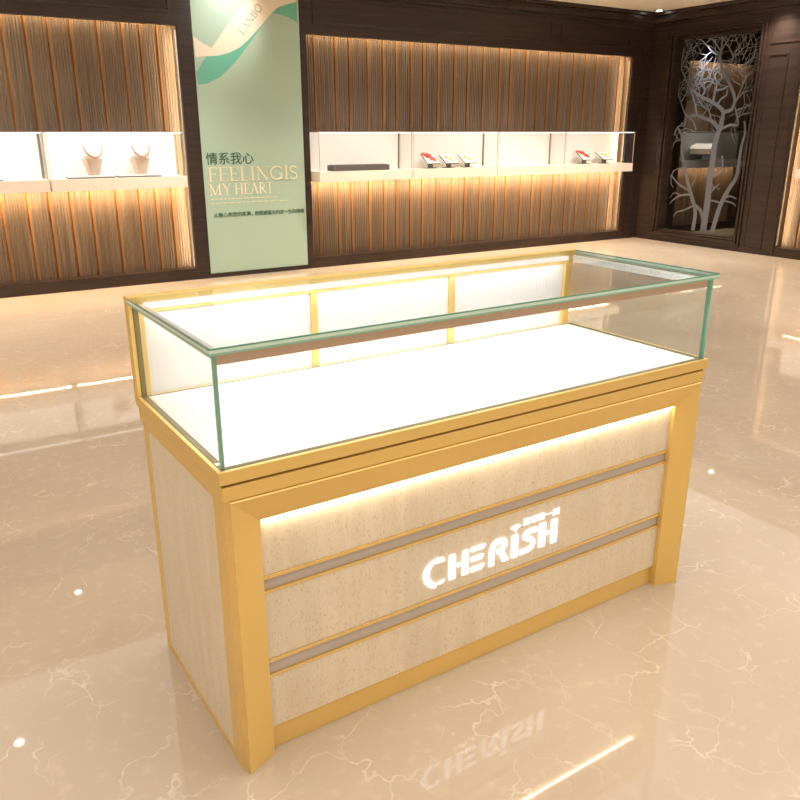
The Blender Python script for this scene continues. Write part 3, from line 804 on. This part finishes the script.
MB().slab_glass(.0, W, .0, D-.0242, (.9216, .9255, .9315, .935)).build('top_glass', [M['clear'], M['edge'], M['edge_pale'], M['edge_dark']], dc)
b = MB()
b.box(.008, W-.008, .008, .022, .6986, .7001).box(.008, W-.008, D-.032, D-.030, .6986, .7001)
b.box(.008, .022, .022, D-.032, .6986, .7001).box(W-.022, W-.008, .022, D-.032, .6986, .7001)
b.box(.0095, .0215, D-.0320, D-.0303, .7002, .9214)
b.build('glass_seal', M['seal'], dc)
MB().box(.020, W-.020, .0203, .0218, .8975, .9213).build('glass_seam', M['seam'], dc)
# gold framed back with three white sliding doors
b = MB()
b.box(0, .034, D-.030, D, .7002, .9215, .001).box(W-.048, W-.0212, D-.030, D, .7002, .9215, .001).box(0, W, D-.024, D, .9215, .937, .001)
b.box(.034, W-.048, D-.0285, D-.0185, .898, .9065)
b.build('back_frame', M['gold'], dc)
for x0, x1 in ((.463, .481), (.908, .928)): MB().box(x0, x1, D-.026, D-.002, .7002, .9213, .001).build('gold_mullion', M['gold'], dc)
for x0, x1 in ((.034, .463), (.481, .908), (.928, W-.048)): MB().box(x0, x1, D-.018, D-.008, .7002, .9213).build('sliding_door', M['white'], dc)
MB().box(.036, W-.05, D-.042, D-.0305, .908, .9212).build('light_bar', emit('case_light_bar', (1, .98, .94), 1.7), dc)
for x0 in (.0205, W-.0305): MB().box(x0, x0+.010, .023, D-.044, .902, .9212).build('side_light_profile', M['white'], dc)
area('counter_lamp', (W/2, D-.046, .9065), (W/2, D-.10, .40), W-.1, .012, 1.3, (1, .97, .92), dc)
area('counter_lamp', (W/2, .040, .9065), (W/2, .60, .55), W-.1, .010, 2.0, (1, .97, .92), dc)
# warm strip under the top rail of the front frame
MB().box(.09, W-.09, .0285, .0365, .5665, .5705).build('front_light_strip', M['led_warm'], dc)
area('counter_lamp', (W/2, .0325, .566), (W/2, .040, .3), W-.19, .006, .6, (1, .84, .58), dc)

# lit sign
sg = MB().box(.49, .905, .0384, .0500, .300, .306).build('sign', M['stone'], dc)
f0 = lambda p: (p[0], .0378, p[1]); f1 = lambda p: (p[0], .0340, p[1])
def inset(p, d):
    ar = sum(a[0]*c[1]-c[0]*a[1] for a, c in zip(p, p[1:]+p[:1])); sg_ = 1 if ar > 0 else -1
    out = []
    for i in range(len(p)):
        a, q, c = Vector(p[i-1]), Vector(p[i]), Vector(p[(i+1) % len(p)])
        u, v = (q-a).normalized(), (c-q).normalized()
        n1, n2 = Vector((-u.y, u.x))*sg_, Vector((-v.y, v.x))*sg_
        m_ = n1+n2
        out.append(tuple(q + (m_/max(.6, m_.length_squared)*2*d if m_.length > .2 else n1*d)))
    return out
def letter(*shapes):
    b = MB()
    for s in shapes:
        if isinstance(s, tuple): b.stroke(s[0], s[1]-.0026, (s[2] if len(s) > 2 else s[1])-.0026, f0, f1)
        else: b.prism(inset(s, .0013), f0, f1)
    return b.build('letter', M['sign'], sg)
def R4(x0, x1, z0, z1): return [(x0, z0), (x1, z0), (x1, z1), (x0, z1)]
B0, C0 = .267, .340
letter(arc(.5255, .302, .043, .0395, 62, 262, 24) + arc(.534, .3045, .033, .0315, 250, 74, 20),
       [(.519, .3275), (.527, .335), (.540, .339), (.5475, .330), (.541, .3275), (.531, .3285)],
       [(.524, .2685), (.540, .2700), (.5470, .2800), (.538, .2765), (.528, .2765)])
letter(R4(.5579, .5775, .2695, .3375), R4(.5815, .5955, .298, .3085))
letter(R4(.5981, .6165, .2695, .3375), [(.6235, .3255), (.662, .3255), (.6705, .3375), (.6235, .3375)],
       [(.6235, .2985), (.6585, .2985), (.6655, .3110), (.6235, .3110)], [(.6235, .2695), (.658, .2695), (.6705, .2830), (.6235, .2830)])
letter(([(.6895, .2670), (.6895, .308), (.6930, .321), (.703, .3285), (.718, .3295), (.728, .327), (.7315, .319), (.731, .311), (.722, .3035), (.707, .300)], .0170, .0150),
       [(.709, .302), (.7275, .302), (.7465, .2670), (.7255, .2670)])
letter(R4(.753, .7745, .2670, .3320), [(.7466, .3520), (.756, .3500), (.7560, .3450), (.761, .3480), (.7640, .3370), (.767, .3480), (.772, .3450), (.7715, .3500), (.7830, .3530), (.7790, .3575), (.768, .3555), (.7655, .3600), (.761, .3600), (.7585, .3560), (.749, .3565)])
letter(([(.8365, .3275), (.818, .3280), (.804, .3262), (.7965, .320), (.7975, .3125), (.809, .307), (.822, .302), (.8275, .293), (.823, .281), (.810, .2755), (.7825, .2750)], .0145))
letter(R4(.8457, .8680, .2690, .3385), R4(.8715, .8845, .2985, .3095), R4(.8880, .9095, .2690, .3385))
text_obj('small_chinese_letters', '忍想第一刻', .789, .912, .3490, .3690, lambda x, z, d: (x, .0378-d, z), .0036, M['sign_small'], sg)

# ------------------------------------------------------------------ lights of the room
def downlight(x, y, label, power=0):
    d = empty('downlight', (x, y, ZC), label, 'ceiling light', 'ceiling downlights')
    MB().lathe([(.062, -.006), (.062, -.0005)], (0, 0, 0), 24).build('ring', M['chrome'], d)
    MB().lathe([(.032, -.009), (.032, -.006)], (0, 0, 0), 24).build('lens', M['lamp'], d)
    if power: spot('downlight_lamp', (0, 0, -.02), (0, 0, -1), power, (1, .93, .82), 100, 1.0, .05, d)
downlight(7.50, 5.66, 'small round downlight in the ceiling corner above the etched glass', 0)
def linear(x0, x1, y0, y1, label):
    d = empty('linear_ceiling_light', ((x0+x1)/2, (y0+y1)/2, ZC), label, 'ceiling light', None)
    hx, hy = (x1-x0)/2, (y1-y0)/2
    MB().box(-hx-.006, hx+.006, -hy-.006, hy+.006, -.010, -.0005).build('housing', M['chrome'], d)
    MB().box(-hx, hx, -hy, hy, -.014, -.010).build('diffuser', M['led_line'], d)
linear(-1.6, 3.28, 1.538, 1.562, 'long thin ceiling light mirrored as a line in the floor')
area('ceiling_fill', (1.9, -1.2, ZC-.02), (1.9, -1.2, 0), 9.2, 4.0, CEIL_W, (1, .985, .955))  # added soft fill below the ceiling, no fitting there; lights the counter front
area('ceiling_fill', (2.1, 2.6, ZC-.02), (2.1, 2.6, 0), 9.4, 3.6, 84, (.97, .985, 1))  # second added fill, weaker, for the floor behind the counter
spot('poster_lamp', (2.48, 5.25, 2.5), (2.25, YB, 2.2), 22, (1, .98, .93), 75, .9, .04)
for x, y, p, lb in ((-.9, 4.95, 200, 'small round downlight far left along the ribbed wall'), (.39, 5.43, 60, 'small round downlight above the busts, mirrored left of the counter'),
        (1.7, 4.95, 170, 'small round downlight in front of the green poster'), (3.6, 4.95, 200, 'small round downlight above the dark grey box'),
        (5.2, 4.95, 260, 'small round downlight above the middle of the long ribbed panel'), (6.6, 4.8, 260, 'small round downlight above the cards nearest the corner'),
        (7.45, 4.12, 120, 'small round downlight in front of the etched glass, mirrored right of the counter'), (6.2, 1.5, 320, 'small round downlight added out of view to brighten the floor on the right'),  # second one on this line is added, unseen, to lift the right floor
        (-.32, 3.71, 12, 'small round downlight mirrored at the bottom left of the floor')):
    downlight(x, y, lb, p)

w = bpy.data.worlds.new('world'); sc.world = w; w.use_nodes = True
w.node_tree.nodes['Background'].inputs[0].default_value = (1, .9, .78, 1)
w.node_tree.nodes['Background'].inputs[1].default_value = .15

# ------------------------------------------------------------------ camera
cd = bpy.data.cameras.new('camera'); co = bpy.data.objects.new('camera', cd); COL.objects.link(co)
cd.sensor_width = 36; cd.lens = 36*FPX/800; cd.clip_start = .05
co.location = CAM
co.rotation_euler = (PI/2 - PITCH, 0, -YAW)
sc.camera = co
vs = sc.view_settings
sc.display_settings.display_device = 'sRGB'
vs.view_transform = 'Standard'; vs.look = 'None'; vs.gamma = 1; vs.exposure = EXPO; vs.use_curve_mapping = False
cy = sc.cycles
cy.max_bounces = 10; cy.transparent_max_bounces = 24; cy.glossy_bounces = 6; cy.diffuse_bounces = 4
cy.sample_clamp_indirect = 6; cy.use_denoising = True; cy.caustics_reflective = False; cy.caustics_refractive = False
